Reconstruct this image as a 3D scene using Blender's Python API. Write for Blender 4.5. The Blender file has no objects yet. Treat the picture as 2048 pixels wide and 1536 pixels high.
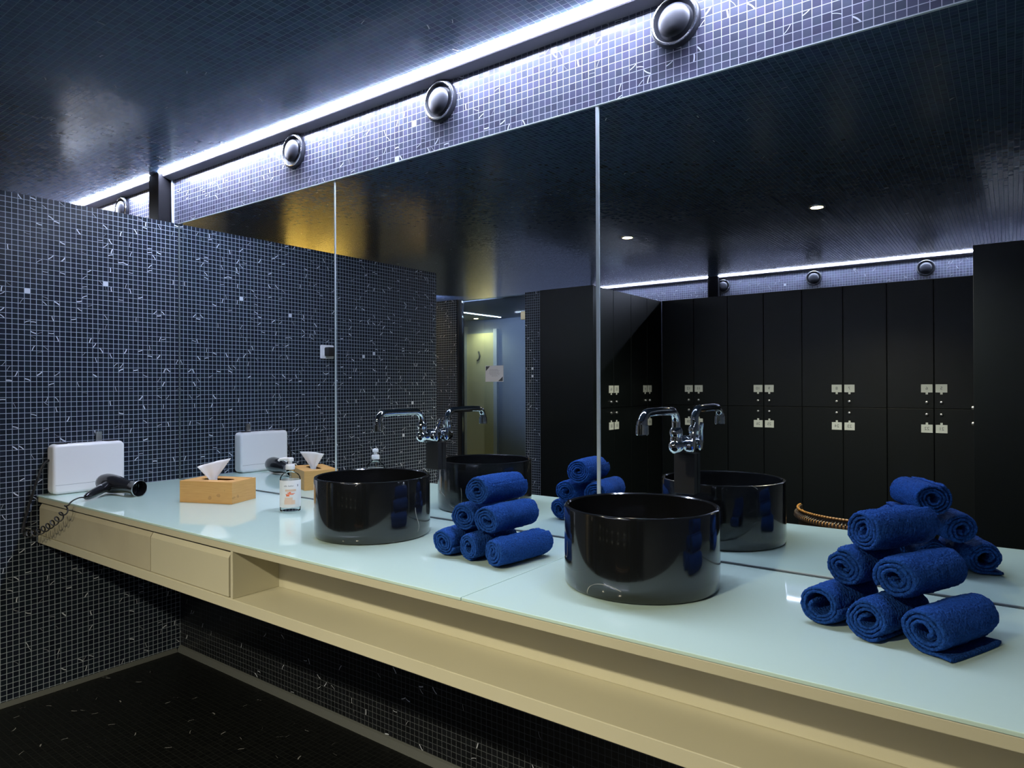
import bpy, bmesh, math, random
from mathutils import Vector, Matrix, noise
random.seed(7)
S = bpy.context.scene
C = S.collection
PI = math.pi

# ------------------------------------------------------------------ helpers
def setp(o, label=None, cat=None, group=None, kind=None):
    if label: o['label'] = label
    if cat: o['category'] = cat
    if group: o['group'] = group
    if kind: o['kind'] = kind
    return o

def thing(name, label, cat, loc=(0, 0, 0), rz=0.0, group=None):
    o = bpy.data.objects.new(name, None)
    o.empty_display_size = 0.05
    C.objects.link(o)
    o.location = loc
    o.rotation_euler = (0, 0, rz)
    return setp(o, label, cat, group)

def obj(name, bm, mats, parent=None, smooth=False, loc=None, bevel=None, seg=2):
    bmesh.ops.recalc_face_normals(bm, faces=bm.faces[:])
    me = bpy.data.meshes.new(name)
    bm.to_mesh(me)
    bm.free()
    if not isinstance(mats, (list, tuple)):
        mats = [mats]
    for m in mats:
        me.materials.append(m)
    if smooth:
        for p in me.polygons:
            p.use_smooth = True
        try:
            me.set_sharp_from_angle(angle=math.radians(38))
        except Exception:
            pass
    o = bpy.data.objects.new(name, me)
    C.objects.link(o)
    if parent: o.parent = parent
    if loc: o.location = loc
    if bevel:
        b = o.modifiers.new('bevel', 'BEVEL')
        b.width = bevel; b.segments = seg; b.limit_method = 'ANGLE'
        b.angle_limit = math.radians(40)
    return o

def struct(name, bm, mat, parent=None, **k):
    o = obj(name, bm, mat, parent, **k)
    o['kind'] = 'structure'
    return o

def copy_tree(o, parent=None):
    c = o.copy()
    C.objects.link(c)
    if parent: c.parent = parent
    for ch in list(o.children):
        copy_tree(ch, c)
    return c

def box(bm, x0, x1, y0, y1, z0, z1, mi=0):
    v = [bm.verts.new((x, y, z)) for z in (z0, z1) for y in (y0, y1) for x in (x0, x1)]
    for f in ((0, 2, 3, 1), (4, 5, 7, 6), (0, 1, 5, 4), (2, 6, 7, 3), (0, 4, 6, 2), (1, 3, 7, 5)):
        bm.faces.new([v[i] for i in f]).material_index = mi
    return v

def B(*a, **k):
    bm = bmesh.new(); box(bm, *a, **k); return bm

def lathe(bm, prof, axis='z', n=48, c=(0, 0, 0), mi=0, close=False):
    """prof: list of (r, h) along the axis; r=0 gives a pole."""
    def P(r, a, h):
        u, v = r * math.cos(a), r * math.sin(a)
        p = {'z': (u, v, h), 'y': (u, h, v), 'x': (h, u, v)}[axis]
        return (p[0] + c[0], p[1] + c[1], p[2] + c[2])
    rings = []
    for r, h in prof:
        if r < 1e-6:
            rings.append([bm.verts.new(P(0, 0, h))])
        else:
            rings.append([bm.verts.new(P(r, 2 * PI * i / n, h)) for i in range(n)])
    pairs = list(zip(rings[:-1], rings[1:]))
    if close: pairs.append((rings[-1], rings[0]))
    for a, b in pairs:
        for i in range(n):
            j = (i + 1) % n
            if len(a) == 1 and len(b) == 1: continue
            if len(a) == 1: f = bm.faces.new((a[0], b[i], b[j]))
            elif len(b) == 1: f = bm.faces.new((a[i], a[j], b[0]))
            else: f = bm.faces.new((a[i], a[j], b[j], b[i]))
            f.material_index = mi
    return bm

def tube(bm, pts, rad, n=12, cap=True, mi=0):
    pts = [Vector(p) for p in pts]
    rr = rad if isinstance(rad, (list, tuple)) else [rad] * len(pts)
    t0 = (pts[1] - pts[0]).normalized()
    up = Vector((0, 0, 1)) if abs(t0.z) < .9 else Vector((1, 0, 0))
    nrm = (up - t0 * up.dot(t0)).normalized()
    rings = []
    for i, p in enumerate(pts):
        if i == 0: t = pts[1] - pts[0]
        elif i == len(pts) - 1: t = pts[-1] - pts[-2]
        else: t = (pts[i + 1] - pts[i - 1])
        t.normalize()
        nrm = (nrm - t * nrm.dot(t)).normalized()
        bi = t.cross(nrm)
        rings.append([bm.verts.new(p + (nrm * math.cos(2 * PI * k / n) + bi * math.sin(2 * PI * k / n)) * rr[i]) for k in range(n)])
    for a, b in zip(rings[:-1], rings[1:]):
        for k in range(n):
            j = (k + 1) % n
            bm.faces.new((a[k], a[j], b[j], b[k])).material_index = mi
    if cap:
        bm.faces.new(rings[0][::-1]).material_index = mi
        bm.faces.new(rings[-1]).material_index = mi
    return bm

def prism(bm, poly, axis, a, b, mi=0):
    """extrude a 2-D polygon along an axis ('x': poly=(y,z), 'y': poly=(x,z), 'z': poly=(x,y))"""
    def P(p, h):
        return {'x': (h, p[0], p[1]), 'y': (p[0], h, p[1]), 'z': (p[0], p[1], h)}[axis]
    A = [bm.verts.new(P(p, a)) for p in poly]
    D = [bm.verts.new(P(p, b)) for p in poly]
    n = len(poly)
    for i in range(n):
        j = (i + 1) % n
        bm.faces.new((A[i], A[j], D[j], D[i])).material_index = mi
    bm.faces.new(A[::-1]).material_index = mi
    bm.faces.new(D).material_index = mi
    return bm

def arc(c, r, a0, a1, n):
    return [(c[0] + r * math.cos(a0 + (a1 - a0) * i / n), c[1] + r * math.sin(a0 + (a1 - a0) * i / n)) for i in range(n + 1)]

def rrect(x0, x1, y0, y1, r, n=6):
    p = []
    p += arc((x1 - r, y1 - r), r, 0, PI / 2, n)
    p += arc((x0 + r, y1 - r), r, PI / 2, PI, n)
    p += arc((x0 + r, y0 + r), r, PI, 1.5 * PI, n)
    p += arc((x1 - r, y0 + r), r, 1.5 * PI, 2 * PI, n)
    return p

# ------------------------------------------------------------------ materials
def pmat(name, col, rough=.5, metal=0.0, spec=.5, coat=0.0, trans=0.0, ior=1.5, sheen=0.0):
    m = bpy.data.materials.new(name); m.use_nodes = True
    b = m.node_tree.nodes['Principled BSDF']
    b.inputs['Base Color'].default_value = (*col, 1)
    b.inputs['Roughness'].default_value = rough
    b.inputs['Metallic'].default_value = metal
    b.inputs['Specular IOR Level'].default_value = spec
    b.inputs['Coat Weight'].default_value = coat
    b.inputs['Coat Roughness'].default_value = .03
    b.inputs['Transmission Weight'].default_value = trans
    b.inputs['IOR'].default_value = ior
    b.inputs['Sheen Weight'].default_value = sheen
    return m

class NT:
    def __init__(s, m):
        s.t = m.node_tree; s.b = s.t.nodes['Principled BSDF']
    def n(s, typ, **k):
        nd = s.t.nodes.new(typ)
        for a, v in k.items(): setattr(nd, a, v)
        return nd
    def l(s, a, b): s.t.links.new(a, b)
    def math(s, op, a, b=None, c=None):
        nd = s.n('ShaderNodeMath', operation=op)
        for i, v in enumerate((a, b, c)):
            if v is None: continue
            if isinstance(v, (int, float)): nd.inputs[i].default_value = v
            else: s.l(v, nd.inputs[i])
        return nd.outputs[0]
    def mixc(s, f, a, b):
        nd = s.n('ShaderNodeMix', data_type='RGBA')
        for i, v in ((0, f), (6, a), (7, b)):
            if isinstance(v, (int, float)): nd.inputs[i].default_value = v
            elif isinstance(v, tuple): nd.inputs[i].default_value = (*v, 1)
            else: s.l(v, nd.inputs[i])
        return nd.outputs[2]
    def mixf(s, f, a, b):
        return s.math('ADD', s.math('MULTIPLY', s.math('SUBTRACT', 1.0, f), a), s.math('MULTIPLY', f, b))

def mosaic(name, tile, grout, rough, tilt, p=0.02234, gw=0.0019, streak=.06, seed=0.0, var=.5, grough=.6, off=(0, 0), spec=.5, sbright=(.55, .58, .66)):
    m = pmat(name, tile, rough, spec=spec); t = NT(m)
    g = t.n('ShaderNodeNewGeometry')
    sp = t.n('ShaderNodeSeparateXYZ'); t.l(g.outputs['Position'], sp.inputs[0])
    sn = t.n('ShaderNodeSeparateXYZ'); t.l(g.outputs['True Normal'], sn.inputs[0])
    nx = t.math('GREATER_THAN', t.math('ABSOLUTE', sn.outputs[0]), .5)
    nz = t.math('GREATER_THAN', t.math('ABSOLUTE', sn.outputs[2]), .5)
    u = t.mixf(nx, sp.outputs[0], sp.outputs[1])
    v = t.mixf(nz, sp.outputs[2], sp.outputs[1])
    u = t.math('DIVIDE', t.math('ADD', u, off[0] + 20 * p), p)
    v = t.math('DIVIDE', t.math('ADD', v, off[1] + 20 * p), p)
    fu, fv = t.math('FLOOR', u), t.math('FLOOR', v)
    ru, rv = t.math('FRACT', u), t.math('FRACT', v)
    cell = t.n('ShaderNodeCombineXYZ')
    t.l(fu, cell.inputs[0]); t.l(fv, cell.inputs[1])
    t.l(t.math('ADD', t.math('MULTIPLY', nx, 3.3), t.math('ADD', t.math('MULTIPLY', nz, 7.7), seed)), cell.inputs[2])
    wn = t.n('ShaderNodeTexWhiteNoise', noise_dimensions='3D'); t.l(cell.outputs[0], wn.inputs[0])
    w4 = t.n('ShaderNodeTexWhiteNoise', noise_dimensions='4D'); t.l(cell.outputs[0], w4.inputs[0]); w4.inputs[1].default_value = 4.2
    s4 = t.n('ShaderNodeSeparateColor'); t.l(w4.outputs[1], s4.inputs[0])
    du = t.math('MINIMUM', ru, t.math('SUBTRACT', 1.0, ru))
    dv = t.math('MINIMUM', rv, t.math('SUBTRACT', 1.0, rv))
    d = t.math('MINIMUM', du, dv)
    gm = t.math('LESS_THAN', d, gw / p / 2)
    # pearly streaks in a few tiles, each at its own angle
    ang = t.math('MULTIPLY', s4.outputs[0], 2 * PI)
    cx, cy = t.math('SUBTRACT', ru, .5), t.math('SUBTRACT', rv, .5)
    ca, sa = t.math('COSINE', ang), t.math('SINE', ang)
    X = t.math('ADD', t.math('MULTIPLY', ca, cx), t.math('MULTIPLY', sa, cy))
    X = t.math('ADD', X, t.math('MULTIPLY', t.math('SUBTRACT', s4.outputs[1], .5), .5))
    Y = t.math('SUBTRACT', t.math('MULTIPLY', ca, cy), t.math('MULTIPLY', sa, cx))
    X = t.math('ADD', X, t.math('MULTIPLY', t.math('MULTIPLY', Y, Y), .22))
    band = t.math('LESS_THAN', t.math('ABSOLUTE', X), t.math('MULTIPLY', s4.outputs[2], .11))
    on = t.math('LESS_THAN', wn.outputs[0], streak)
    full = t.math('GREATER_THAN', wn.outputs[0], 1 - streak * .012)
    st = t.math('MAXIMUM', t.math('MULTIPLY', band, on), full)
    sc = t.n('ShaderNodeSeparateColor'); t.l(wn.outputs[1], sc.inputs[0])
    vr = t.math('ADD', 1 - var / 2, t.math('MULTIPLY', sc.outputs[0], var))
    hs = t.n('ShaderNodeHueSaturation'); hs.inputs['Color'].default_value = (*tile, 1); t.l(vr, hs.inputs['Value'])
    t.l(t.math('ADD', .48, t.math('MULTIPLY', sc.outputs[1], .04)), hs.inputs['Hue'])
    col = t.mixc(st, hs.outputs[0], sbright)
    col = t.mixc(gm, col, grout)
    t.l(col, t.b.inputs['Base Color'])
    t.l(t.mixf(gm, rough, grough), t.b.inputs['Roughness'])
    # every tile sits at a slightly different tilt
    vm = t.n('ShaderNodeVectorMath', operation='SUBTRACT'); t.l(wn.outputs[1], vm.inputs[0]); vm.inputs[1].default_value = (.5, .5, .5)
    ns = t.n('ShaderNodeTexNoise'); ns.inputs['Scale'].default_value = 26; t.l(g.outputs['Position'], ns.inputs['Vector'])
    vn = t.n('ShaderNodeVectorMath', operation='SUBTRACT'); t.l(ns.outputs['Color'], vn.inputs[0]); vn.inputs[1].default_value = (.5, .5, .5)
    va = t.n('ShaderNodeVectorMath', operation='ADD'); t.l(vm.outputs[0], va.inputs[0]); t.l(vn.outputs[0], va.inputs[1])
    vs = t.n('ShaderNodeVectorMath', operation='SCALE'); t.l(va.outputs[0], vs.inputs[0]); vs.inputs['Scale'].default_value = tilt
    vb = t.n('ShaderNodeVectorMath', operation='ADD'); t.l(g.outputs['Normal'], vb.inputs[0]); t.l(vs.outputs[0], vb.inputs[1])
    vz = t.n('ShaderNodeVectorMath', operation='NORMALIZE'); t.l(vb.outputs[0], vz.inputs[0])
    t.l(vz.outputs[0], t.b.inputs['Normal'])
    return m

def noisy(m, scale, amount, stretch=(1, 1, 1), bump=0.0, bscale=None, dark=None):
    """mottle the base colour between itself and `dark` and add a fine bump (object space)"""
    t = NT(m)
    tc = t.n('ShaderNodeTexCoord')
    mp = t.n('ShaderNodeMapping'); mp.inputs['Scale'].default_value = stretch
    t.l(tc.outputs['Object'], mp.inputs[0])
    ns = t.n('ShaderNodeTexNoise'); ns.inputs['Scale'].default_value = scale; ns.inputs['Detail'].default_value = 5
    t.l(mp.outputs[0], ns.inputs['Vector'])
    c = tuple(t.b.inputs['Base Color'].default_value)[:3]
    dk = dark or tuple(x * .6 for x in c)
    f = t.math('MULTIPLY', ns.outputs[0], amount)
    t.l(t.mixc(f, c, dk), t.b.inputs['Base Color'])
    if bump:
        n2 = t.n('ShaderNodeTexNoise'); n2.inputs['Scale'].default_value = bscale or scale; n2.inputs['Detail'].default_value = 3
        t.l(mp.outputs[0], n2.inputs['Vector'])
        bp = t.n('ShaderNodeBump'); bp.inputs['Strength'].default_value = bump; bp.inputs['Distance'].default_value = .003
        t.l(n2.outputs[0], bp.inputs['Height']); t.l(bp.outputs[0], t.b.inputs['Normal'])
    return m

def emit(name, col, strength):
    m = pmat(name, (.8, .8, .8), .4)
    b = m.node_tree.nodes['Principled BSDF']
    b.inputs['Emission Color'].default_value = (*col, 1)
    b.inputs['Emission Strength'].default_value = strength
    return m

LED_COL = (.72, .79, 1.0)
LED_POW = 225.0
M = {}
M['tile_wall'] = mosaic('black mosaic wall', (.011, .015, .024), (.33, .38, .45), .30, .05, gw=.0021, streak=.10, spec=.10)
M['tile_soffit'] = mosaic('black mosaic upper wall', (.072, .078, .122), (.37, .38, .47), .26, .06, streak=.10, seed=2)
M['tile_ceiling'] = mosaic('black mosaic ceiling', (.052, .084, .142), (.095, .142, .21), .18, .022, streak=.006, seed=4, grough=.6, spec=.35)
M['tile_floor'] = mosaic('black mosaic floor', (.004, .0045, .0045), (.010, .011, .0105), .34, .05, streak=.025, seed=6, sbright=(.2, .2, .2), spec=.2)
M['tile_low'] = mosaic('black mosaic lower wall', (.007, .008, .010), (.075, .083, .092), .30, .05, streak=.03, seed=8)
M['grout'] = pmat('pale grout', (.075, .08, .075), .7)
M['mirror'] = pmat('silvered mirror', (.84, .88, .89), .0, 1.0)
M['edge'] = pmat('ground glass edge', (.55, .62, .66), .35)
M['seal'] = pmat('grey sealant', (.10, .12, .13), .5)
M['black'] = noisy(pmat('black laminate', (.0016, .0028, .0036), .42, spec=.2), 3, .5, bump=.05, bscale=60)
M['blackgloss'] = pmat('black gloss plastic', (.008, .008, .010), .16, coat=.3)
M['blackmatt'] = pmat('black matt plastic', (.012, .012, .014), .45)
M['post'] = pmat('dull black paint', (.004, .004, .006), .6, spec=.12)
M['cove'] = pmat('grey cove board', (.16, .15, .18), .6)
M['led'] = emit('led diffuser', LED_COL, LED_POW)
M['led_far'] = emit('led diffuser across the room', LED_COL, LED_POW * .45)
M['chrome'] = pmat('chrome', (.86, .88, .90), .05, 1.0)
M['steel'] = pmat('brushed steel', (.60, .61, .63), .28, 1.0)
M['vent'] = pmat('satin grey metal', (.022, .024, .034), .42, .25)
M['ventring'] = pmat('polished steel ring', (.62, .63, .68), .22, 1.0)
M['glass_top'] = pmat('white back-painted glass', (.53, .70, .655), .035, coat=.25)
M['tan'] = noisy(pmat('beige lacquered board', (.54, .505, .37), .34), 5, .2)
M['stain'] = noisy(pmat('stained beige board', (.53, .49, .355), .38), 7, .55, dark=(.25, .20, .13))
M['white'] = pmat('white plastic', (.84, .84, .87), .32)
M['paper'] = pmat('white paper', (.78, .78, .80), .8)
M['pale'] = pmat('number plate white', (.36, .39, .39), .5)
M['ink'] = pmat('dark print', (.07, .08, .09), .6)
M['greyink'] = pmat('grey print', (.33, .34, .37), .6)
M['orange'] = pmat('orange print', (.75, .16, .06), .6)
M['peach'] = pmat('peach print', (.72, .52, .40), .6)
M['clear'] = pmat('clear plastic', (.95, .97, .97), .05, trans=1.0, ior=1.3)
M['soap'] = pmat('clear soap', (.90, .93, .93), .02, trans=1.0, ior=1.36)
M['amber'] = noisy(pmat('amber rattan', (.30, .14, .03), .5), 30, .7)
M['wicker'] = noisy(pmat('dark wicker', (.03, .018, .010), .6), 40, .5)
M['sand'] = noisy(pmat('sand plaster', (.55, .48, .28), .8), 4, .3)
M['bluewall'] = noisy(pmat('blue grey plaster', (.26, .31, .38), .7), 2, .3)
M['yellow'] = pmat('pale yellow door paint', (.62, .60, .36), .5)
M['warm'] = emit('warm lamp', (1.0, .72, .34), 90.0)
M['brass'] = pmat('brass', (.55, .48, .30), .3, 1.0)

def bamboo():
    m = pmat('bamboo', (.60, .36, .14), .45); t = NT(m)
    tc = t.n('ShaderNodeTexCoord'); mp = t.n('ShaderNodeMapping'); mp.inputs['Scale'].default_value = (5, 5, 90)
    t.l(tc.outputs['Object'], mp.inputs[0])
    ns = t.n('ShaderNodeTexNoise'); ns.inputs['Scale'].default_value = 3; ns.inputs['Detail'].default_value = 6; t.l(mp.outputs[0], ns.inputs['Vector'])
    n2 = t.n('ShaderNodeTexNoise'); n2.inputs['Scale'].default_value = 9; t.l(tc.outputs['Object'], n2.inputs['Vector'])
    c = t.mixc(ns.outputs[0], (.74, .42, .15), (.54, .27, .07))
    k = t.math('MULTIPLY', t.math('GREATER_THAN', n2.outputs[0], .66), .35)
    t.l(t.mixc(k, c, (.26, .13, .04)), t.b.inputs['Base Color'])
    return m
M['bamboo'] = bamboo()

def marble():
    m = pmat('black polished stone', (.007, .0075, .0085), .12, spec=.6, coat=.7); t = NT(m)
    tc = t.n('ShaderNodeTexCoord')
    w = t.n('ShaderNodeTexNoise'); w.inputs['Scale'].default_value = 3.2; w.inputs['Detail'].default_value = 2
    t.l(tc.outputs['Object'], w.inputs['Vector'])
    a = t.math('ABSOLUTE', t.math('SUBTRACT', w.outputs[0], .53))
    n2 = t.n('ShaderNodeTexNoise'); n2.inputs['Scale'].default_value = 6; t.l(tc.outputs['Object'], n2.inputs['Vector'])
    f = t.math('MULTIPLY', t.math('LESS_THAN', a, .0022), t.math('GREATER_THAN', n2.outputs[0], .60))
    t.l(t.mixc(t.math('MULTIPLY', f, .6), (.007, .0075, .0085), (.40, .38, .34)), t.b.inputs['Base Color'])
    return m
M['stone'] = marble()

def terry(name, col, bump):
    m = pmat(name, col, .95, spec=.08); t = NT(m)
    tc = t.n('ShaderNodeTexCoord')
    ns = t.n('ShaderNodeTexNoise'); ns.inputs['Scale'].default_value = 240; ns.inputs['Detail'].default_value = 3
    t.l(tc.outputs['Object'], ns.inputs['Vector'])
    bp = t.n('ShaderNodeBump'); bp.inputs['Strength'].default_value = bump; bp.inputs['Distance'].default_value = .006
    t.l(ns.outputs[0], bp.inputs['Height']); t.l(bp.outputs[0], t.b.inputs['Normal'])
    dk = tuple(c * .15 for c in col)
    t.l(t.mixc(ns.outputs[0], col, dk), t.b.inputs['Base Color'])
    return m
M['towel'] = terry('blue terry', (.024, .108, .46), 1.0)
M['towelband'] = terry('blue woven border', (.020, .090, .38), .25)

def pane():
    m = pmat('clear door glass', (.80, .86, .88), .0)
    nt = m.node_tree
    for n in list(nt.nodes):
        if n.type != 'OUTPUT_MATERIAL': nt.nodes.remove(n)
    out = nt.nodes['Material Output']
    tr = nt.nodes.new('ShaderNodeBsdfTransparent'); tr.inputs[0].default_value = (.80, .88, .88, 1)
    gl = nt.nodes.new('ShaderNodeBsdfGlossy'); gl.inputs['Roughness'].default_value = .02
    fr = nt.nodes.new('ShaderNodeFresnel'); fr.inputs[0].default_value = 1.5
    mx = nt.nodes.new('ShaderNodeMixShader')
    nt.links.new(fr.outputs[0], mx.inputs[0]); nt.links.new(tr.outputs[0], mx.inputs[1]); nt.links.new(gl.outputs[0], mx.inputs[2])
    nt.links.new(mx.outputs[0], out.inputs[0])
    return m
M['pane'] = pane()
M['bottle'] = M['pane'].copy(); M['bottle'].name = 'thin clear plastic'
for n_ in M['bottle'].node_tree.nodes:
    if n_.type == 'BSDF_TRANSPARENT': n_.inputs[0].default_value = (.95, .97, .97, 1)
    if n_.type == 'FRESNEL': n_.inputs[0].default_value = 1.10

# ------------------------------------------------------------------ dimensions (metres)
ZT = 2.166          # top of mirror / partition / lockers
ZC = 2.430          # ceiling
ZK = 0.870          # counter top
YF = -0.623         # counter front
XR = 4.40           # right wall
YO = -5.00          # opposite upper wall
YL = -4.49          # opposite locker fronts
YA = -3.14          # front of the locker alcove
XL = -3.20          # far wall of the side room
YC = -7.00          # end of the corridor behind the glass door

# ------------------------------------------------------------------ the room shell
struct('floor', B(-4.6, XR + .1, YC - .1, .2, -.10, 0), M['tile_floor'])
struct('ceiling', B(-4.6, XR + .1, YC - .1, .2, ZC, ZC + .08), M['tile_ceiling'])
struct('wall_mirror', B(-4.6, XR + .1, .006, .2, .70, ZT), M['tile_wall'])
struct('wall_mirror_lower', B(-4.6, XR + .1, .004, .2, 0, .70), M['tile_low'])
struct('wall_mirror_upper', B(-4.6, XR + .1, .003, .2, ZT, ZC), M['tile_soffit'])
struct('wall_left', B(-.10, 0, -1.914, .003, 0, ZT), M['tile_wall'])
struct('wall_right', B(XR, XR + .1, YC, .004, 0, ZC), M['tile_wall'])
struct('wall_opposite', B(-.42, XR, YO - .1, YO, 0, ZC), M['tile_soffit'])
struct('wall_side_room', B(XL - .1, XL, -3.27, .006, 0, ZC), M['sand'])
struct('dark_panel_1', B(XL, XL + .05, -2.85, -2.15, 0, 2.16), M['black'])  # added unseen dark panel, leaves a dark gap in the ceiling reflection
struct('dark_panel_2', B(-2.15, -1.98, -3.17, -3.13, 0, 2.16), M['black'])  # narrow dark panel, also added to break up the reflected warm wall
# wall that carries the glass door, stopping short of the ceiling
struct('wall_door_left', B(-1.30, -.900, -3.27, -3.17, 0, ZT), M['tile_wall'])
struct('wall_door_sand', B(XL, -1.30, -3.27, -3.17, 0, ZT), M['sand'])
struct('wall_door_right', B(-.089, .088, -3.27, -3.17, 0, ZT), M['tile_wall'])
struct('wall_locker_end', B(3.26, 3.76, YO, -3.50, 0, ZT), M['black'])
struct('ceiling_corridor', B(-4.49, -.53, YC + .001, -4.95, ZC - .005, ZC - .0005), M['bluewall'])
struct('wall_corridor_right', B(-.15, -.05, YO - .1, -3.27, 0, ZT), M['bluewall'])
struct('wall_corridor_far_right', B(-.52, -.42, YC, YO - .1, 0, ZC), M['bluewall'])
struct('wall_corridor_left', B(-4.6, -4.5, YC, 0, 0, ZC), M['bluewall'])
struct('wall_corridor_end', B(-4.6, XR, YC - .1, YC, 0, ZC), M['bluewall'])

# pale grout band where floor meets wall
bm = bmesh.new(); prism(bm, [(-.020, 0), (.004, 0), (.004, .026), (-.004, .022)], 'x', 0, XR); struct('trim_1', bm, M['grout'])
bm = bmesh.new(); prism(bm, [(0, 0), (.016, 0), (.004, .016), (0, .018)], 'y', -1.91, -.02); struct('trim_2', bm, M['grout'])
# thin bright edge between mosaic and mirror, end trim beside the post
struct('trim_3', B(0, XR, -.004, .003, ZT - .001, ZT + .002), M['edge'])
struct('trim_4', B(-.062, -.052, -.006, .003, ZT, 2.399), M['edge'])

def post(name, x0, x1, y0, y1):
    return struct(name, B(x0, x1, y0, y1, ZT - .2, ZC - .001), M['post'], bevel=.003)
post('trim_5', -.178, -.077, -.064, .003)
post('trim_6', .931, 1.040, YO, YO + .064)

# ------------------------------------------------------------------ LED coves
def led(name, x0, x1, yw, sgn, label, mat='led'):
    t = thing(name, label, 'light', ((x0 + x1) / 2, yw, ZC))
    h = (x1 - x0) / 2
    s = sgn   # direction away from the wall
    bm = bmesh.new()
    prism(bm, [(0, -.030), (s * .043, -.019), (s * .0462, -.016), (s * .0462, -.0005), (0, -.0005)], 'x', -h, h)
    obj('housing', bm, M['cove'], t)
    bm = bmesh.new()
    prism(bm, [(s * .0500, -.0058), (s * .0670, -.0058), (s * .0690, -.0042), (s * .0690, -.0010), (s * .0490, -.0010)], 'x', -h, h)
    obj('diffuser', bm, M[mat], t)
    return t
led('led_strip_light', -2.55, -.180, 0.003, -1, 'short white LED strip above the tiled partition, left of the black post')
led('led_strip_light', -.075, 3.15, 0.003, -1, 'long white LED strip along the ceiling above the mirror')
led('led_strip_light', -.40, .929, YO, 1, 'LED strip behind the lockers left of the post, seen in the mirror', 'led_far')
led('led_strip_light', 1.042, 4.35, YO, 1, 'LED strip above the row of lockers right of the post, seen in the mirror', 'led_far')

# ------------------------------------------------------------------ round air vents
def vent_proto():
    t = thing('air_vent', 'x', 'vent', (0, 0, 0), 0, 'round air vents on the upper wall')
    bm = bmesh.new()  # axis along -y, wall at y=0
    lathe(bm, [(.030, -.001), (.070, -.001), (.071, -.008), (.070, -.016), (.0655, -.019), (.060, -.018), (.056, -.012), (.050, -.006), (.030, -.004)], 'y', 56)
    obj('flange', bm, M['vent'], t, smooth=True)
    bm = bmesh.new()
    lathe(bm, [(.0665, -.0175), (.0655, -.0215), (.062, -.0225), (.0595, -.020), (.0605, -.0165)], 'y', 56, close=True)
    obj('ring', bm, M['ventring'], t, smooth=True)
    bm = bmesh.new()
    lathe(bm, [(.012, -.003), (.012, -.016), (.044, -.017), (.046, -.020), (.043, -.0245), (.034, -.029), (.020, -.032), (0, -.033)], 'y', 56)
    obj('disc', bm, M['vent'], t, smooth=True)
    return t
vp = vent_proto()
spots = [(-.606, 0, 'round black air vent half hidden behind the partition top, left of the post'),
         (.964, 0, 'round air vent above the mirror, first to the right of the black post'),
         (1.801, 0, 'middle round air vent on the wall above the mirror'),
         (2.668, 0, 'largest looking round air vent at the top edge of the photo'),
         (1.070, 1, 'round vent half hidden by the post above the lockers, seen in the mirror'),
         (1.925, 1, 'round vent above the locker row, middle one seen in the mirror'),
         (2.821, 1, 'round vent above the locker row, rightmost one seen in the mirror')]
for i, (x, side, lab) in enumerate(spots):
    o = vp if i == 0 else copy_tree(vp)
    o['label'] = lab
    if side:
        o.location = (x, YO, 2.328); o.rotation_euler = (0, 0, PI)
    else:
        o.location = (x, .003, 2.333)

# ------------------------------------------------------------------ mirror panels
def mirror(x0, x1, label):
    t = thing('mirror_panel', label, 'mirror', ((x0 + x1) / 2, 0, ZK), 0, 'mirror panels over the counter')
    h = (x1 - x0) / 2
    obj('glass', B(-h, h, 0, .005, .003, ZT - ZK - .001), M['mirror'], t)
    return t
mirror(.001, 1.222, 'left mirror panel in the corner, reflecting the tiled partition')
mirror(1.227, 2.417, 'middle mirror panel, behind the far basin')
mirror(2.426, XR - .01, 'right mirror panel, reflecting the row of black lockers')
struct('trim_7', B(1.2215, 1.2275, -.002, .004, ZK + .003, ZT), M['edge'])
struct('trim_8', B(2.4165, 2.4265, -.003, .004, ZK + .003, ZT), M['edge'])
struct('trim_13', B(.0002, .006, -.003, .004, ZK + .004, ZT), M['seal'])
struct('trim_9', B(0, XR, -.004, .003, ZK, ZK + .004), M['seal'])

# ------------------------------------------------------------------ vanity
vt = thing('vanity_cabinet', 'long wall-hung beige cabinet with drawers and an open shelf under the glass top', 'cabinet', (0, 0, .664))
def vb(name, x0, x1, y0, y1, z0, z1, mat=M['tan'], parent=vt, bev=.0015):
    return obj(name, B(x0, x1, y0, y1, z0 - .664, z1 - .664), mat, parent, bevel=bev)
vb('top_board', .004, XR - .005, YF + .004, -.002, .841, .862)
vb('fascia', .004, XR - .005, YF, YF + .022, .841, .8622)
vb('bottom_shelf', .004, XR - .005, YF, -.002, .664, .697)
vb('back_panel', 1.512, XR - .005, -.462, -.446, .697, .841)
vb('divider', 1.500, 1.512, YF + .001, -.446, .697, .841)
vb('side_panel', .004, .018, YF + .03, -.01, .697, .841)
def drawer(x0, x1, mat):
    t_ = obj('drawer', bmesh.new(), mat, vt)
    bm = bmesh.new()
    z0, z1 = .700 - .664, .833 - .664
    prism(bm, [(YF + .003, z0), (YF + .003, z1 - .016), (YF + .012, z1), (YF + .022, z1), (YF + .022, z0)], 'x', x0, x1)
    box(bm, x0 + .01, x1 - .01, YF + .022, -.12, z0, z0 + .09)
    bm.to_mesh(t_.data); bm.free()
    return t_
drawer(.012, .998, M['stain'])
d2 = drawer(1.002, 1.488, M['tan'])

def slab(x0, x1, label):
    o = obj('glass_worktop', B(x0, x1, YF - .002, -.003, .8625, ZK), M['glass_top'], None, bevel=.0015)
    return setp(o, label, 'worktop')
slab(.002, 2.4205, 'pale blue white glass worktop, left sheet carrying the far basin and the tissue box')
slab(2.4225, XR - .005, 'pale blue white glass worktop, right sheet carrying the near basin')

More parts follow.
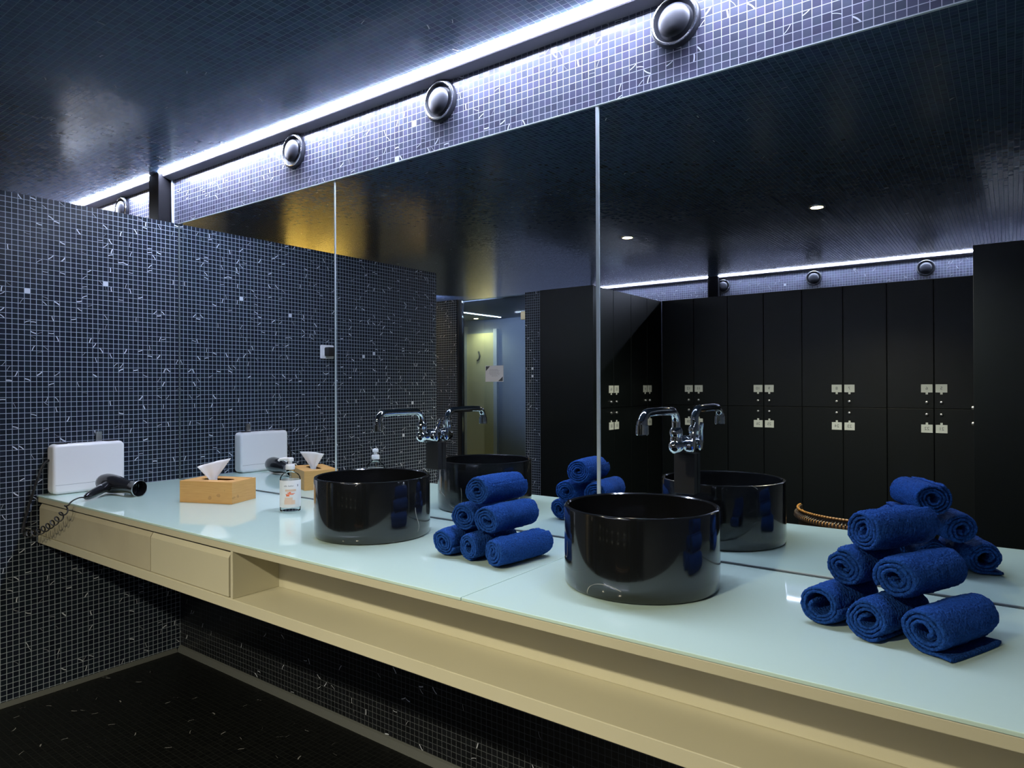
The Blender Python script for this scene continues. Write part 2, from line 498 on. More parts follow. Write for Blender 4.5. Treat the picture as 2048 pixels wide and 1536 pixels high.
# ------------------------------------------------------------------ basins
def basin(x, y, label, seed):
    t = thing('vessel_basin', label, 'basin', (x, y, ZK + .0005), seed, 'round black stone basins')
    R = .1815; H = .184; w = .0105
    bm = bmesh.new()
    pr = [(0, 0), (R - .012, 0), (R - .004, .002), (R - .001, .008), (R, .03), (R, H - .004), (R - .0012, H - .001), (R - .004, H),
          (R - w + .003, H), (R - w, H - .003), (R - w - .002, .06), (R - w - .012, .035), (R - .05, .022), (.03, .016), (.028, .010), (0, .010)]
    lathe(bm, pr, 'z', 128)
    obj('bowl', bm, M['stone'], t, smooth=True)
    bm = bmesh.new(); lathe(bm, [(0, .0175), (.026, .0175), (.030, .0200), (.024, .022), (0, .0225)], 'z', 32)
    obj('drain', bm, M['chrome'], t, smooth=True)
    return t
basin(1.759, -.286, 'black polished stone basin at the far end, beside the soap bottle', 0.4)
basin(2.692, -.283, 'black polished stone basin nearest the camera, in front of the mirror joint', 2.1)
for x, lab in ((1.90, 'dark round drain fitting under the counter, below the far basin'), (2.86, 'dark round drain fitting under the counter, below the near basin')):
    bm = bmesh.new()
    lathe(bm, [(0, 0), (.046, 0), (.048, -.004), (.042, -.009), (.018, -.011), (.016, -.026), (0, -.027)], 'z', 32, (0, 0, 0))
    o = obj('drain_fitting', bm, M['blackgloss'], None, smooth=True, loc=(x, -.505, .8405))
    setp(o, lab, 'drain', 'drain fittings under the counter')

# ------------------------------------------------------------------ faucets on black wall blocks
def faucet(x, z, zt, za, label):
    t = thing('faucet', label, 'faucet', (x, -.001, z))
    obj('wall_block', B(-.025, .033, -.021, .0005, 1.045 - z, -.022), M['blackmatt'], t, bevel=.002)
    bm = bmesh.new()   # body: stub from the wall, knuckle at its outer end
    lathe(bm, [(0, 0), (.0250, 0), (.0255, -.004), (.0225, -.006), (.0225, -.040), (.0205, -.043), (.0205, -.060), (.0190, -.072), (.0140, -.081), (.007, -.085), (0, -.086)], 'y', 40)
    obj('body', bm, M['chrome'], t, smooth=True)
    bm = bmesh.new()
    lathe(bm, [(.0, .008), (.0155, .008), (.0160, .020), (.0150, .026), (.0170, .030), (.0178, .038), (.0155, .046), (.0130, .050), (0, .050)], 'z', 28, (0, -.064, 0))
    obj('collar', bm, M['chrome'], t, smooth=True)
    r = .032; y0 = -.064; y1 = -.268
    pts = [(0, y0, .045), (0, y0, zt - r)]
    pts += [(0, y0 - r + r * math.cos(a), zt - r + r * math.sin(a)) for a in [PI / 2 * k / 6 for k in range(1, 7)]]
    pts += [(0, y0 + (y1 - y0) * k / 6, zt + .002 * k / 6) for k in (2, 3, 4)]
    r = min(.030, zt - za - .018)
    pts += [(0, y1 + r - r * math.sin(a), zt - r + r * math.cos(a)) for a in [PI / 2 * k / 6 for k in range(0, 7)]]
    pts.append((0, y1, za + .022))
    bm = bmesh.new(); tube(bm, pts, .0112, 20)
    obj('spout', bm, M['chrome'], t, smooth=True)
    bm = bmesh.new()
    lathe(bm, [(0, za + .034), (.0125, za + .034), (.0132, za + .028), (.0118, za + .026), (.0152, za + .024), (.0158, za + .002), (.0140, za), (0, za + .001)], 'z', 28, (0, y1, 0))
    obj('aerator', bm, M['chrome'], t, smooth=True)
    bm = bmesh.new()   # lever on the right-hand side of the body
    lathe(bm, [(0, .012), (.019, .012), (.0200, .028), (.018, .034), (.011, .037), (0, .038)], 'x', 28, (0, -.026, 0))
    tube(bm, [(.030, -.028, .006), (.032, -.027, .024), (.034, -.023, .040), (.037, -.018, .052), (.039, -.017, .060)], [.0085, .0070, .0060, .0068, .0050], 14)
    obj('lever', bm, M['chrome'], t, smooth=True)
    return t
faucet(1.765, 1.164, .086, .028, 'chrome swan-neck faucet over the far basin, left of the paper notice')
faucet(2.690, 1.176, .094, .042, 'chrome swan-neck faucet over the near basin, in front of the lockers')

# ------------------------------------------------------------------ hair dryer station
t = thing('hair_dryer_box', 'white rounded plastic dryer case standing against the tiled partition', 'case', (.002, -.443, ZK + .0008))
bm = bmesh.new()
prism(bm, rrect(-.147, .147, 0, .218, .022), 'x', .004, .072)
for f in bm.faces: f.smooth = False
obj('shell', bm, M['white'], t, smooth=True, bevel=.012, seg=4)
obj('hook_slot', B(.018, .056, -.125, -.085, .2185, .2225), M['blackmatt'], t)
obj('hook_slot', B(.022, .052, .075, .120, .2185, .2222), M['blackmatt'], t)
obj('seam', B(.0715, .0724, -.138, .138, .040, .0415), M['greyink'], t)
obj('wall_bracket', B(0, .008, .05, .075, .2185, .262), M['steel'], t)

hd = thing('hair_dryer', 'black hand-held hair dryer lying on the worktop in front of the white case', 'hair dryer', (.265, -.405, ZK + .0005))
d = Vector((.243, .040, -.012)).normalized()
side = Vector((-d.y, d.x, 0))
def along(s, dz=0): return Vector((0, 0, .040 + dz)) + d * s
bm = bmesh.new()
tube(bm, [along(s) for s in (-.110, -.106, -.085, -.055, -.020, .020, .055, .085, .094)], [.030, .036, .041, .0415, .039, .033, .028, .0265, .0265], 28)
obj('body', bm, M['blackgloss'], hd, smooth=True)
bm = bmesh.new()
tube(bm, [along(s) for s in (-.122, -.120, -.112, -.104)], [.022, .030, .0345, .0365], 28)
obj('rear_grille', bm, M['greyink'], hd, smooth=True)
bm = bmesh.new()
tube(bm, [along(s) for s in (.094, .096, .106, .132, .139, .141)], [.0265, .029, .030, .033, .0345, .0325], 28, cap=False)
tube(bm, [along(s) for s in (.141, .134, .100)], [.0325, .0305, .026], 28, cap=False)
obj('nozzle', bm, M['blackgloss'], hd, smooth=True)
bm = bmesh.new()
lathe(bm, [(.0335, 0), (.0352, .001), (.0352, .004), (.0335, .005)], 'z', 28, close=True)
rot = d.to_track_quat('Z', 'Y').to_matrix().to_4x4()
bmesh.ops.transform(bm, matrix=Matrix.Translation(along(.137)) @ rot, verts=bm.verts[:])
obj('nozzle_ring', bm, M['steel'], hd, smooth=True)
h0 = along(-.050); h1 = Vector((.085, -.165, .016))
hp = [h0.lerp(h1, k) for k in (0, .25, .5, .75, .93, 1.0)]
bm = bmesh.new(); tube(bm, hp, [.024, .0215, .020, .0185, .0150, .009], 20)
obj('handle', bm, M['blackgloss'], hd, smooth=True)
mid = h0.lerp(h1, .36)
bm = bmesh.new(); tube(bm, [mid + Vector((.012, -.012, .010)), mid + Vector((.018, -.027, .008))], [.010, .008], 12)
obj('switch', bm, M['greyink'], hd, smooth=True)
# coiled cord from the handle over the counter edge to the partition
base = [Vector((.350, -.572, .886)), Vector((.375, -.602, .892)), Vector((.392, -.636, .884)), Vector((.385, -.652, .862)), Vector((.33, -.658, .815)), Vector((.22, -.662, .765)), Vector((.11, -.668, .728)), Vector((.014, -.680, .712))]
def bez(ps, n):
    out = []
    P = [ps[0]] + ps + [ps[-1]]
    for i in range(1, len(P) - 2):
        for k in range(n):
            u = k / n
            a, b, c_, d_ = P[i - 1], P[i], P[i + 1], P[i + 2]
            out.append(.5 * ((2 * b) + (c_ - a) * u + (2 * a - 5 * b + 4 * c_ - d_) * u * u + (3 * b - a - 3 * c_ + d_) * u ** 3))
    out.append(ps[-1]); return out
cl = bez(base, 60)
pts = []
L = 0.0
for i, p in enumerate(cl):
    if i: L += (p - cl[i - 1]).length
    tt = (cl[min(i + 1, len(cl) - 1)] - cl[max(i - 1, 0)]).normalized()
    n1 = tt.cross(Vector((0, 1, 0))).normalized(); n2 = tt.cross(n1)
    fr = i / len(cl)
    amp = .0135 * min(1, max(0, (fr - .34) * 9)) * min(1, (1 - fr) * 14)
    ph = L * 2 * PI / .046
    pts.append(p + (n1 * math.cos(ph) + n2 * math.sin(ph) * .8) * amp)
bm = bmesh.new(); tube(bm, pts, .0028, 8)
o = obj('coiled_cord', bm, M['blackmatt'], None, smooth=True)
setp(o, 'black coiled cord hanging over the counter corner from the dryer handle', 'cord')
bm = bmesh.new()
tube(bm, bez([Vector((.03, -.588, 1.02)), Vector((.034, -.604, 1.015)), Vector((.036, -.622, .985)), Vector((.030, -.640, .92)), Vector((.012, -.668, .80)), Vector((.010, -.684, .72))], 10), .0055, 10)
o = obj('power_cord', bm, M['blackmatt'], None, smooth=True)
setp(o, 'black cord bending down from the side of the white dryer case', 'cord')

# ------------------------------------------------------------------ wall socket with plug (seen in the mirror)
t = thing('wall_socket', 'white square wall socket on the tiled partition, seen in the mirror', 'socket', (0, -.920, 1.549))
bm = bmesh.new(); prism(bm, rrect(-.048, .048, -.042, .042, .006, 4), 'x', .0005, .010); obj('frame', bm, M['white'], t, bevel=.002)
obj('insert', B(.0102, .0115, -.026, .026, -.025, .025), M['white'], t)
bm = bmesh.new(); prism(bm, rrect(-.026, .030, -.026, .028, .008, 4), 'x', .0114, .055)
o = obj('adapter_plug', bm, M['blackmatt'], None, loc=(0, -.924, 1.549), bevel=.004)
setp(o, 'black adapter plug pushed into the white wall socket', 'plug')

# ------------------------------------------------------------------ tissue box
ang = math.atan2(.092, .230)
t = thing('tissue_box', 'bamboo tissue box with a tissue pulled up, near the corner of the mirror', 'tissue box', (.770, -.237, ZK + .0005), ang)
LX, LY, HH = .123, .076, .087
bm = bmesh.new()
box(bm, -LX, LX, -LY, -LY + .008, 0, HH); box(bm, -LX, LX, LY - .008, LY, 0, HH)
box(bm, -LX, -LX + .008, -LY + .008, LY - .008, 0, HH); box(bm, LX - .008, LX, -LY + .008, LY - .008, 0, HH)
obj('case', bm, M['bamboo'], t)
bm = bmesh.new()
outer = [(-LX + .008, -LY + .008), (LX - .008, -LY + .008), (LX - .008, LY - .008), (-LX + .008, LY - .008)]
slot = [(p[0], p[1]) for p in rrect(-.070, .070, -.022, .022, .021, 6)]
for z in (HH - .009, HH - .001):
    vo = [bm.verts.new((p[0], p[1], z)) for p in outer]
    vi = [bm.verts.new((p[0], p[1], z)) for p in slot]
    eo = [bm.edges.new((vo[i], vo[(i + 1) % 4])) for i in range(4)]
    ei = [bm.edges.new((vi[i], vi[(i + 1) % len(vi)])) for i in range(len(vi))]
    bmesh.ops.triangle_fill(bm, edges=eo + ei, use_beauty=True)
obj('lid', bm, M['bamboo'], t)
obj('paper_block', B(-LX + .009, LX - .009, -LY + .009, LY - .009, .002, .05), M['paper'], t)  # white paper block inside the case, below the slot
bm = bmesh.new()
NU, NV = 14, 10
grid = []
for j in range(NV + 1):
    v = j / NV
    row = []
    for i in range(NU + 1):
        u = i / NU
        w = .019 + .060 * max(0, v - .32) / .68
        x = (u - .5) * 2 * w + .006 * v * math.sin(5 * u) - .022 + .010 * v
        y = .003 * math.sin(u * 9) + .014 * v * (u - .5) + .004 * v * math.sin(u * 14)
        top = .056 + .026 * u + .004 * math.sin(u * 4.0)
        z = HH - .030 + (top + .030) * v
        x, y = x * .5 - y * .866 - .010, (x + .02) * .80 + y * .5 - .004
        row.append(bm.verts.new((x, y, z)))
    grid.append(row)
for j in range(NV):
    for i in range(NU):
        bm.faces.new((grid[j][i], grid[j][i + 1], grid[j + 1][i + 1], grid[j + 1][i]))
o = obj('tissue', bm, M['paper'], t, smooth=True)
md = o.modifiers.new('thick', 'SOLIDIFY'); md.thickness = .0008

# ------------------------------------------------------------------ soap bottle
t = thing('soap_bottle', 'clear pump soap bottle with a white label, beside the far basin', 'bottle', (1.222, -.212, ZK + .0005), .65)
bm = bmesh.new()
lathe(bm, [(0, .003), (.030, .003), (.033, 0), (.037, .003), (.0375, .010), (.0375, .118), (.036, .128), (.030, .138), (.020, .144), (.0145, .147), (.0145, .156), (0, .156)], 'z', 48)
obj('bottle_body', bm, M['bottle'], t, smooth=True)
bm = bmesh.new()
lathe(bm, [(.0380, .018), (.0382, .0185), (.0382, .1175), (.0380, .118), (.0377, .118), (.0377, .018)], 'z', 48, close=True)
lab = obj('label', bm, M['paper'], t, smooth=True)
def onlabel(a0, a1, z0, z1, mat, r=.0384):
    bm = bmesh.new(); n = max(2, int(abs(a1 - a0) / .08))
    A = [(r * math.cos(a0 + (a1 - a0) * k / n), r * math.sin(a0 + (a1 - a0) * k / n)) for k in range(n + 1)]
    lo = [bm.verts.new((x, y, z0)) for x, y in A]; hi = [bm.verts.new((x, y, z1)) for x, y in A]
    for k in range(n): bm.faces.new((lo[k], lo[k + 1], hi[k + 1], hi[k]))
    return obj('label_print', bm, mat, lab)
am = -1.26
for k in range(11):
    if k in (4,): continue
    onlabel(am - .62 + k * .085, am - .62 + k * .085 + .055, .096, .0995 + .0008 * (k % 3), M['greyink'])
onlabel(am + .70, am + .78, .095, .103, M['ink'])
for k, (a0, a1, z0, z1) in enumerate([(-.45, .30, .066, .0685), (-.22, .42, .0695, .0715), (-.40, -.10, .060, .066), (-.15, .05, .070, .0765), (-.32, -.05, .0715, .0740)]):
    onlabel(am + a0, am + a1, z0, z1, M['orange'], .03845 + .00003 * k)
for k, (a0, a1, z0, z1) in enumerate([(-.60, .45, .030, .046), (-.55, .20, .046, .056), (-.50, .55, .078, .086)]):
    onlabel(am + a0, am + a1, z0, z1, M['peach'], .0383 + .00002 * k)
bm = bmesh.new()
lathe(bm, [(0, .1562), (.0165, .1562), (.0170, .159), (.0170, .172), (.0150, .175), (.0075, .176), (.0070, .186), (.0125, .187), (.0130, .196), (.0105, .200), (0, .2005)], 'z', 32)
tube(bm, [(.004, 0, .194), (-.020, 0, .1955), (-.038, 0, .1935), (-.044, 0, .188)], [.0065, .0058, .0048, .0040], 12)
obj('pump', bm, M['white'], t, smooth=True)
bm = bmesh.new(); tube(bm, [(0, 0, .155), (.002, 0, .10), (.006, 0, .012)], .003, 8)
obj('dip_tube', bm, M['clear'], t, smooth=True)

# ------------------------------------------------------------------ rolled towels
def towel(name, label, group, loc, rz, R, L, seed, turns=3.6, start=0.0, flap=0.0, hole=.25, sq=.96, band=None, tilt=0.0):
    """loc = bottom of the roll at its room-side end; axis runs along local +y; start = angle of the outer edge"""
    rnd = random.Random(seed)
    n = 56; N = int(turns * n)
    r0 = R * hole
    pitch = (R - r0) / turns
    th = pitch * .44
    na = 64
    ang0 = -PI / 2 + start
    prof = []
    for i in range(N + 1):
        a = ang0 - 2 * PI * (N - i) / n
        rho = r0 + (R - th - r0) * i / N
        rho += .0016 * noise.noise(Vector((math.cos(a) * 2, math.sin(a) * 2, seed + i * .02)))
        x, z = rho * math.cos(a), rho * math.sin(a)
        if i < 18:   # the innermost edge is folded in
            k = (18 - i) / 18
            x *= 1 - .5 * k; z *= 1 - .5 * k
        prof.append((x, z))
    if flap > 0:
        x, z = prof[-1]
        for k in range(1, 9):
            prof.append((x + flap * k / 8, z + (th - R - z) * min(1, k / 2) * 0 - .0))
    def nr(i):
        a = prof[max(0, i - 1)]; b = prof[min(len(prof) - 1, i + 1)]
        dx, dz = b[0] - a[0], b[1] - a[1]; l = math.hypot(dx, dz) or 1
        return (dz / l, -dx / l)
    wob = [rnd.uniform(-1, 1) for _ in range(8)]
    bm = bmesh.new()
    cols = []
    P = len(prof)
    for j in range(na + 1):
        s = j / na
        e = min(s, 1 - s)
        q = .62 + .38 * min(1, e / .05)     # rounded hem
        y0 = s * L
        bulge = 1 + .035 * math.sin(PI * s) - .03 * (1 - min(1, e / .10))
        inn, out = [], []
        for i, (x, z) in enumerate(prof):
            nx_, nz_ = nr(i)
            # turns of the roll end at slightly different places
            yy = y0 + (.006 * math.sin(i * .11 + wob[0] * 3) + .004 * wob[1] * (i / P)) * (1 - 2 * s) * (1 - min(1, e / .3))
            fz = noise.noise(Vector((x * 330, z * 330, yy * 330 + seed * 9))) * .0021
            fl = noise.noise(Vector((x * 40, z * 40, yy * 30 + seed * 5))) * .0022
            h = th * q
            def put(sg):
                px = x * bulge + nx_ * (sg * h + (fz + fl) * (1 if sg > 0 else .4))
                pz = z * bulge + nz_ * (sg * h + (fz + fl) * (1 if sg > 0 else .4))
                return bm.verts.new((px, yy, max(pz * sq, -R * sq) + R * sq))
            inn.append(put(-1)); out.append(put(1))
        cols.append((inn, out))
    for j in range(na):
        (ia, oa), (ib, ob) = cols[j], cols[j + 1]
        s = (j + .5) / na
        for i in range(P - 1):
            f1 = bm.faces.new((oa[i], oa[i + 1], ob[i + 1], ob[i]))
            f2 = bm.faces.new((ia[i + 1], ia[i], ib[i], ib[i + 1]))
            if band and band[0] < s < band[1]: f1.material_index = 1
        bm.faces.new((oa[-1], ia[-1], ib[-1], ob[-1]))
        bm.faces.new((ia[0], oa[0], ob[0], ib[0]))
    for j, rev in ((0, False), (na, True)):
        inn, out = cols[j]
        for i in range(P - 1):
            q_ = (inn[i], inn[i + 1], out[i + 1], out[i])
            bm.faces.new(q_[::-1] if rev else q_)
    if tilt:
        bmesh.ops.rotate(bm, verts=bm.verts[:], cent=(0, L / 2, 0), matrix=Matrix.Rotation(tilt, 3, 'X'))
    o = obj(name, bm, [M['towel'], M['towelband']], None, smooth=False)
    for p in o.data.polygons: p.use_smooth = True
    o.location = loc; o.rotation_euler = (0, 0, rz)
    return setp(o, label, 'towel', group)

GA = 'rolled towels between the basins'
GB = 'rolled towels beside the near basin'
Z0 = ZK + .001
# far pile (between the basins)
TA = [('left towel of the bottom row, pile between the basins', (2.150, -.385, Z0), .05, .0410, .165, 11, dict(start=1.2)),
      ('middle towel of the bottom row, pile between the basins', (2.240, -.385, Z0), -.02, .0395, .17, 12, dict(start=.2, hole=.35)),
      ('right towel of the bottom row, pile between the basins', (2.332, -.398, Z0), -.12, .0415, .195, 13, dict(start=2.5, turns=3.2)),
      ('left towel of the middle row, pile between the basins', (2.190, -.348, Z0 + .0700), .02, .0405, .16, 14, dict(start=.8)),
      ('right towel of the middle row with a woven border, pile between the basins', (2.287, -.364, Z0 + .0705), -.10, .0415, .175, 15, dict(start=-.7, band=(.28, .62))),
      ('single towel on top of the pile between the basins', (2.234, -.342, Z0 + .141), -.08, .0435, .175, 16, dict(start=2.0, turns=4.4, hole=.15))]
for lab, loc, rz, R, L, sd, kw in TA:
    towel('rolled_towel', lab, GA, loc, rz, R, L, sd, **kw)
TB = [('left towel of the bottom row, pile beside the near basin', (3.100, -.352, Z0), -.36, .0415, .165, 21, dict(start=1.5, hole=.5, turns=2.6)),
      ('middle towel of the bottom row, pile beside the near basin', (3.190, -.386, Z0), -.36, .0400, .165, 22, dict(start=.6, hole=.3)),
      ('right towel of the bottom row with a loose flap on the worktop', (3.280, -.408, Z0), -.42, .0435, .180, 23, dict(start=0, flap=.042, hole=.38, turns=2.9)),
      ('left towel of the middle row, pile beside the near basin', (3.138, -.322, Z0 + .0725), -.36, .0405, .16, 24, dict(start=3.4, hole=.2)),
      ('right towel of the middle row, pile beside the near basin', (3.230, -.362, Z0 + .0720), -.46, .0430, .175, 25, dict(start=-1.0, turns=3.1)),
      ('single towel on top of the pile beside the near basin', (3.172, -.312, Z0 + .1450), -.50, .0435, .162, 26, dict(start=2.6, turns=3.8))]
for lab, loc, rz, R, L, sd, kw in TB:
    towel('rolled_towel', lab, GB, loc, rz, R, L, sd, **kw)

# ------------------------------------------------------------------ lockers
def digits(txt, size):
    cu = bpy.data.curves.new('digits', 'FONT')
    cu.body = txt; cu.size = size; cu.align_x = 'CENTER'; cu.align_y = 'CENTER'; cu.extrude = .0004
    to = bpy.data.objects.new('digits', cu); C.objects.link(to)
    bpy.context.view_layer.update()
    me = bpy.data.meshes.new_from_object(to.evaluated_get(bpy.context.evaluated_depsgraph_get()))
    bpy.data.objects.remove(to); bpy.data.curves.remove(cu)
    return me

LW = .3267
def locker(label, group, loc, rz, up, lo, hinge, w=LW):
    """front faces local -y; x runs 0..w; hinge side: +1 = plates near x=w, -1 = plates near x=0"""
    t = thing('locker', label, 'locker', loc, rz, group)
    obj('carcass', B(.001, w - .001, .018, .46, 0, ZT), M['black'], t)
    for (z0, z1, zp, zl, txt, tab) in ((1.142, ZT - .004, 1.300, 1.190, up, -1), (.060, 1.138, .982, 1.094, lo, 1)):
        dr = obj('door', B(.003, w - .003, 0, .017, z0, z1), M['black'], t, bevel=.0015)
        xc = w - .049 if hinge > 0 else .049
        bm = bmesh.new()
        box(bm, xc - .039, xc + .039, -.004, -.0003, zp - .032, zp + .032)
        box(bm, xc - .008, xc + .008, -.004, -.0003, zp + (.032 if tab > 0 else -.048), zp + (.048 if tab > 0 else -.032))
        if txt:
            me = digits(txt, .036)
            b2 = bmesh.new(); b2.from_mesh(me)
            bmesh.ops.transform(b2, matrix=Matrix.Translation((xc, -.0046, zp)) @ Matrix.Rotation(PI / 2, 4, 'X'), verts=b2.verts[:])
            vm = [bm.verts.new(v.co) for v in b2.verts]
            for f in b2.faces:
                try: bm.faces.new([vm[v.index] for v in f.verts]).material_index = 1
                except ValueError: pass
            b2.free(); bpy.data.meshes.remove(me)
        if txt: obj('number_plate', bm, [M['pale'], M['ink']], dr)
        else: bm.free()
        bm = bmesh.new()
        lathe(bm, [(0, -.0003), (.012, -.0003), (.012, -.006), (.0095, -.012), (.004, -.014), (0, -.014)], 'y', 20, (xc, 0, zl))
        obj('lock_knob', bm, M['steel'], dr, smooth=True)
    return t
names = ['first', 'second', 'third', 'fourth', 'fifth', 'sixth', 'seventh', 'eighth']
# opposite row faces the mirror (+y): rotated by pi, so local x runs towards -x
for k in range(8):
    xr = 3.2415 - k * LW
    locker('black locker facing the mirror, %s from the right, number %d on its upper plate' % (names[k], 5 + k),
           'lockers facing the mirror', (xr, YL, 0), PI, str(5 + k), str(21 + k), 1 if k % 2 == 0 else -1)
# left row faces +x
for k in range(4):
    w = .3375
    y0 = YA - (k + 1) * w
    locker('black locker at the left of the alcove, %s from its end panel, upper plate %d' % (names[k], 16 - k),
           'lockers at the left of the alcove', (.62, y0 - .022, 0), PI / 2, str(16 - k), str(32 - k), -1 if k % 2 == 0 else 1, w=w)
o = obj('end_panel', B(.092, .622, YA - .02, YA + .002, 0, ZT), M['black'], None, bevel=.002)
setp(o, 'tall black end panel of the left lockers, beside the tiled column', 'panel')
o = obj('end_panel', B(3.222, 3.76, YA - .02, YA + .002, 0, ZT), M['black'], None, bevel=.002)
setp(o, 'tall black end panel at the right edge of the mirror', 'panel')
locker('black locker column behind the right end panel, only its knobs showing', 'locker behind the right end panel', (3.222, YA - .021, 0), -PI / 2, '', '', -1, w=.3375)

# ------------------------------------------------------------------ glass door
door = struct('door_1', B(-.870, -.100, -3.226, -3.216, .008, ZT - .004), M['pane'])
bm = bmesh.new(); box(bm, -.900, -.884, -3.26, -3.18, 0, ZT); struct('trim_10', bm, M['blackmatt'])
for z in (1.93, .25):
    bm = bmesh.new(); box(bm, -.165, -.089, -3.234, -3.208, z, z + .075); h = obj('hinge', bm, M['brass'], door, bevel=.002)
bm = bmesh.new(); tube(bm, [(-.82, -3.200, .95), (-.82, -3.180, .95), (-.82, -3.180, 1.25), (-.82, -3.200, 1.25), (-.82, -3.214, 1.25)], .010, 10)
n = thing('paper_notice', 'white paper notice with dark corners stuck on the glass door', 'notice', (-.475, -3.2155, 1.372))
obj('sheet', B(-.106, .106, 0, .001, 0, .150), M['paper'], n)
bm = bmesh.new()
prism(bm, [(-.100, .145), (-.050, .145), (-.100, .100)], 'y', .0012, .0016)
prism(bm, [(.100, .005), (.045, .005), (.100, .048)], 'y', .0012, .0016)
obj('corner_print', bm, M['ink'], n)
bm = bmesh.new()
for z, a, b in ((.112, -.055, .045), (.100, -.060, .060), (.088, -.060, .055), (.076, -.062, .062), (.064, -.050, .060), (.052, -.030, .040)):
    x = a
    while x < b:
        w_ = random.uniform(.008, .020); box(bm, x, min(x + w_, b), .0012, .0014, z, z + .0035); x += w_ + .004
obj('text_lines', bm, M['greyink'], n)

# corridor behind the glass
struct('door_2', B(-3.98, -3.40, YC, YC + .04, 0, 2.20), M['yellow'])
o = bpy.data.objects['door_2']
bm = bmesh.new(); tube(bm, [(-3.72, YC + .045, 1.90), (-3.69, YC + .05, 1.83), (-3.71, YC + .05, 1.77), (-3.75, YC + .045, 1.75)], .014, 8)
obj('hook', bm, M['ink'], o, smooth=True)
struct('trim_11', B(-3.40, -3.33, YC, YC + .06, 0, 2.26), M['edge'])
struct('trim_12', B(-4.16, -3.98, YC, YC + .10, 0, 2.32), M['bluewall'])
bm = bmesh.new(); box(bm, -3.16, -3.13, -6.8, -5.3, ZC - .013, ZC - .0055)
o = obj('ceiling_strip_light', bm, emit('corridor strip', (.75, .80, 1.0), 22.0)); setp(o, 'thin bright line of light on the corridor ceiling behind the glass door', 'light')

# ------------------------------------------------------------------ downlights
def downlight(x, y, label, power, col=(1.0, .92, .68), size=2.55, em=None, z=ZC, aim=None):
    t = thing('downlight', label, 'light', (x, y, z), 0, 'round ceiling downlights')
    bm = bmesh.new(); lathe(bm, [(.036, 0), (.048, 0), (.048, -.004), (.044, -.007), (.036, -.006)], 'z', 36, close=True); obj('bezel', bm, M['steel'], t, smooth=True)
    bm = bmesh.new(); lathe(bm, [(0, -.002), (.036, -.002), (.036, -.0045), (0, -.0060)], 'z', 36); obj('lamp', bm, em or M['warm'], t)
    ld = bpy.data.lights.new('downlight_beam', 'SPOT'); ld.energy = power; ld.color = col; ld.spot_size = size; ld.spot_blend = .75; ld.shadow_soft_size = .035
    lo = bpy.data.objects.new('downlight_beam', ld); C.objects.link(lo); lo.parent = t; lo.location = (0, 0, -.03)
    if aim: lo.rotation_euler = (Vector(aim) - Vector((x, y, z))).to_track_quat('-Z', 'Y').to_euler()
    return t
downlight(1.125, -2.770, 'warm ceiling downlight, left one of the two seen in the mirror', 95)
downlight(2.446, -2.704, 'warm ceiling downlight, right one of the two seen in the mirror', 400)
downlight(-2.88, -3.02, 'warm downlight over the side room, out of view behind the partition', 130, (1.0, .70, .17), size=2.6)
downlight(-3.58, -6.72, 'small bright downlight in the corridor behind the glass door', 22, (1.0, .92, .62), z=ZC - .0055)
downlight(-2.35, -4.00, 'added unseen cool lamp washing the corridor wall behind the glass door', 300, (.60, .64, 1.0), size=1.2, aim=(-2.2, YC, 2.2))  # added lamp, gives the corridor wall its lavender light
downlight(-1.25, -2.80, 'warm downlight beside the tiled wall left of the glass door, hidden behind the partition', 14, (1.0, .62, .22), size=1.9)
downlight(-1.42, -.35, 'added unseen cool spot over the pale panel behind the partition', 60, (.72, .80, 1.0), size=1.5, aim=(-.75, -.05, 1.75))  # added lamp, brightens the pale panel for its ceiling reflection
downlight(-2.75, -1.35, 'warm downlight washing the far wall of the side room, hidden behind the partition', 60, (1.0, .82, .36), size=1.6, aim=(XL, -1.5, 1.2))

# ------------------------------------------------------------------ rattan chair (seen in the mirror)
t = thing('rattan_chair', 'dark rattan tub chair with amber curved back rails, seen in the mirror over the worktop', 'chair', (2.72, -2.62, 0))
RC = .365
def cpt(a, z, r=RC): return (r * math.cos(a), r * math.sin(a), z)
A0, A1 = math.radians(5), math.radians(184)
bm = bmesh.new()
NS = 66
for k in range(NS):
    a = A0 + (A1 - A0) * k / NS
    tube(bm, [cpt(a, .600), cpt(a + .018, .600), cpt(a + .036, .600)], .0065, 8)
o = obj('back_rail', bm, M['amber'], t, smooth=True)
bm = bmesh.new()
tube(bm, [cpt(A0 + (A1 - A0) * k / 48, .560) for k in range(49)], .017, 12)
band = obj('arm_band', bm, M['amber'], t, smooth=True)
bm = bmesh.new()
for k in range(60):
    a = A0 + (A1 - A0) * (k + .5) / 60
    tube(bm, [cpt(a, .552, RC + .0165), cpt(a, .572, RC + .014), cpt(a, .580, RC)], .0050, 6)
obj('stitching', bm, M['wicker'], band, smooth=True)
bm = bmesh.new()
n_ = 40
ring = []
for k in range(n_ + 1):
    a = A0 + (A1 - A0) * k / n_
    ring.append([bm.verts.new(cpt(a, z, r)) for z, r in ((.30, RC - .012), (.598, RC - .003), (.598, RC - .012), (.30, RC - .022))])
for k in range(n_):
    for q in range(4):
        bm.faces.new((ring[k][q], ring[k + 1][q], ring[k + 1][(q + 1) % 4], ring[k][(q + 1) % 4]))
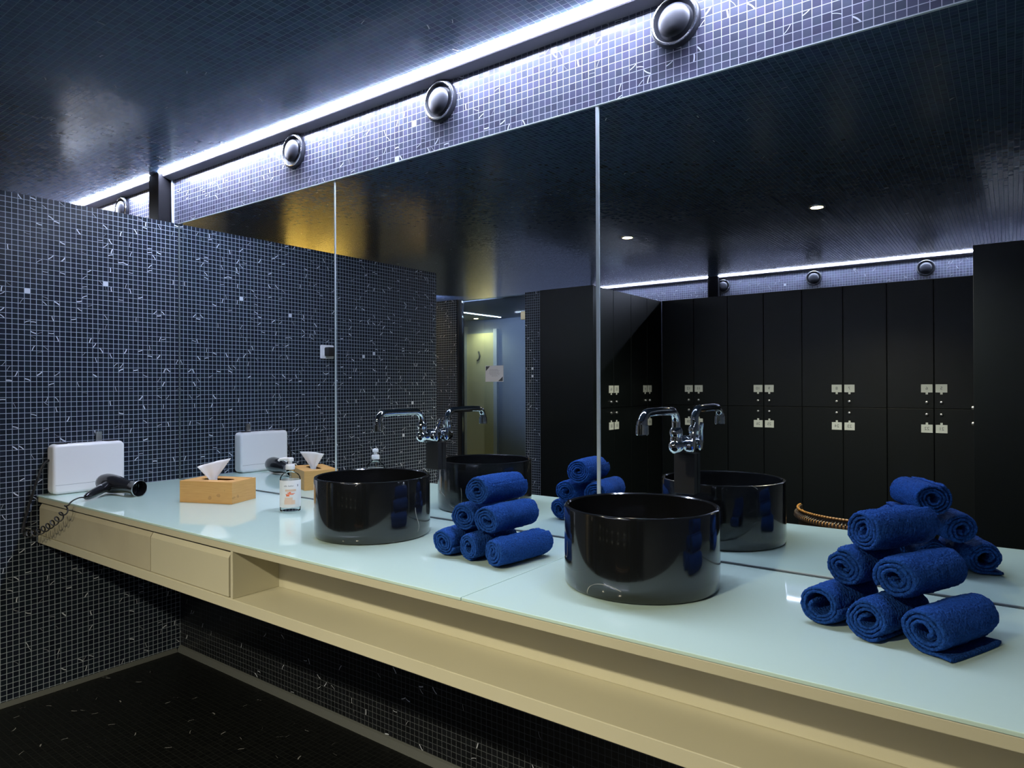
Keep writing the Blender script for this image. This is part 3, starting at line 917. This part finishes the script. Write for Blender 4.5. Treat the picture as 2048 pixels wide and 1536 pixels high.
bm.faces.new(ring[0]); bm.faces.new(ring[-1][::-1])
obj('woven_back', bm, M['wicker'], t, smooth=True)
bm = bmesh.new()
lathe(bm, [(0, .30), (.30, .30), (.33, .315), (.335, .36), (.32, .385), (0, .395)], 'z', 48)
obj('seat', bm, M['wicker'], t, smooth=True)
for a in (.8, 2.35, 3.95, 5.5):
    bm = bmesh.new(); tube(bm, [cpt(a, 0, .30), cpt(a, .16, .29), cpt(a, .31, .27)], [.013, .016, .018], 12)
    obj('leg', bm, M['wicker'], t, smooth=True)

# unseen panel added behind the partition: reflects as light patches on the ceiling
o = obj('reflection_panel', B(-1.30, -.20, -.05, -.002, 1.40, 2.06), M['white'], None, bevel=.004)
setp(o, 'pale panel added unseen behind the partition to reflect in the ceiling', 'cabinet')

# ------------------------------------------------------------------ camera
cam = bpy.data.cameras.new('camera'); co = bpy.data.objects.new('camera', cam); C.objects.link(co)
cam.sensor_fit = 'HORIZONTAL'; cam.sensor_width = 36.0; cam.lens = 1352.44 / 2048 * 36.0
cam.clip_start = .02
yaw, pit, rol = 0.636, 0.0016, -0.0041
fw = Vector((-math.sin(yaw) * math.cos(pit), math.cos(yaw) * math.cos(pit), math.sin(pit)))
rt = Vector((math.cos(yaw), math.sin(yaw), 0)); up = rt.cross(fw)
r2 = rt * math.cos(rol) + up * math.sin(rol); u2 = up * math.cos(rol) - rt * math.sin(rol)
m = Matrix((r2, u2, -fw)).transposed().to_4x4()
m.translation = (3.4037, -1.7613, 1.3397)
co.matrix_world = m
S.camera = co

w = bpy.data.worlds.new('world'); S.world = w; w.use_nodes = True
w.node_tree.nodes['Background'].inputs[0].default_value = (0, 0, 0, 1)
S.view_settings.view_transform = 'Standard'
S.view_settings.look = 'None'
S.view_settings.exposure = 0.0
S.view_settings.gamma = 1.0
S.view_settings.use_curve_mapping = False
S.cycles.use_denoising = True
S.cycles.max_bounces = 10
S.cycles.glossy_bounces = 6
S.cycles.transparent_max_bounces = 12
S.cycles.sample_clamp_indirect = 8
S.cycles.blur_glossy = .3
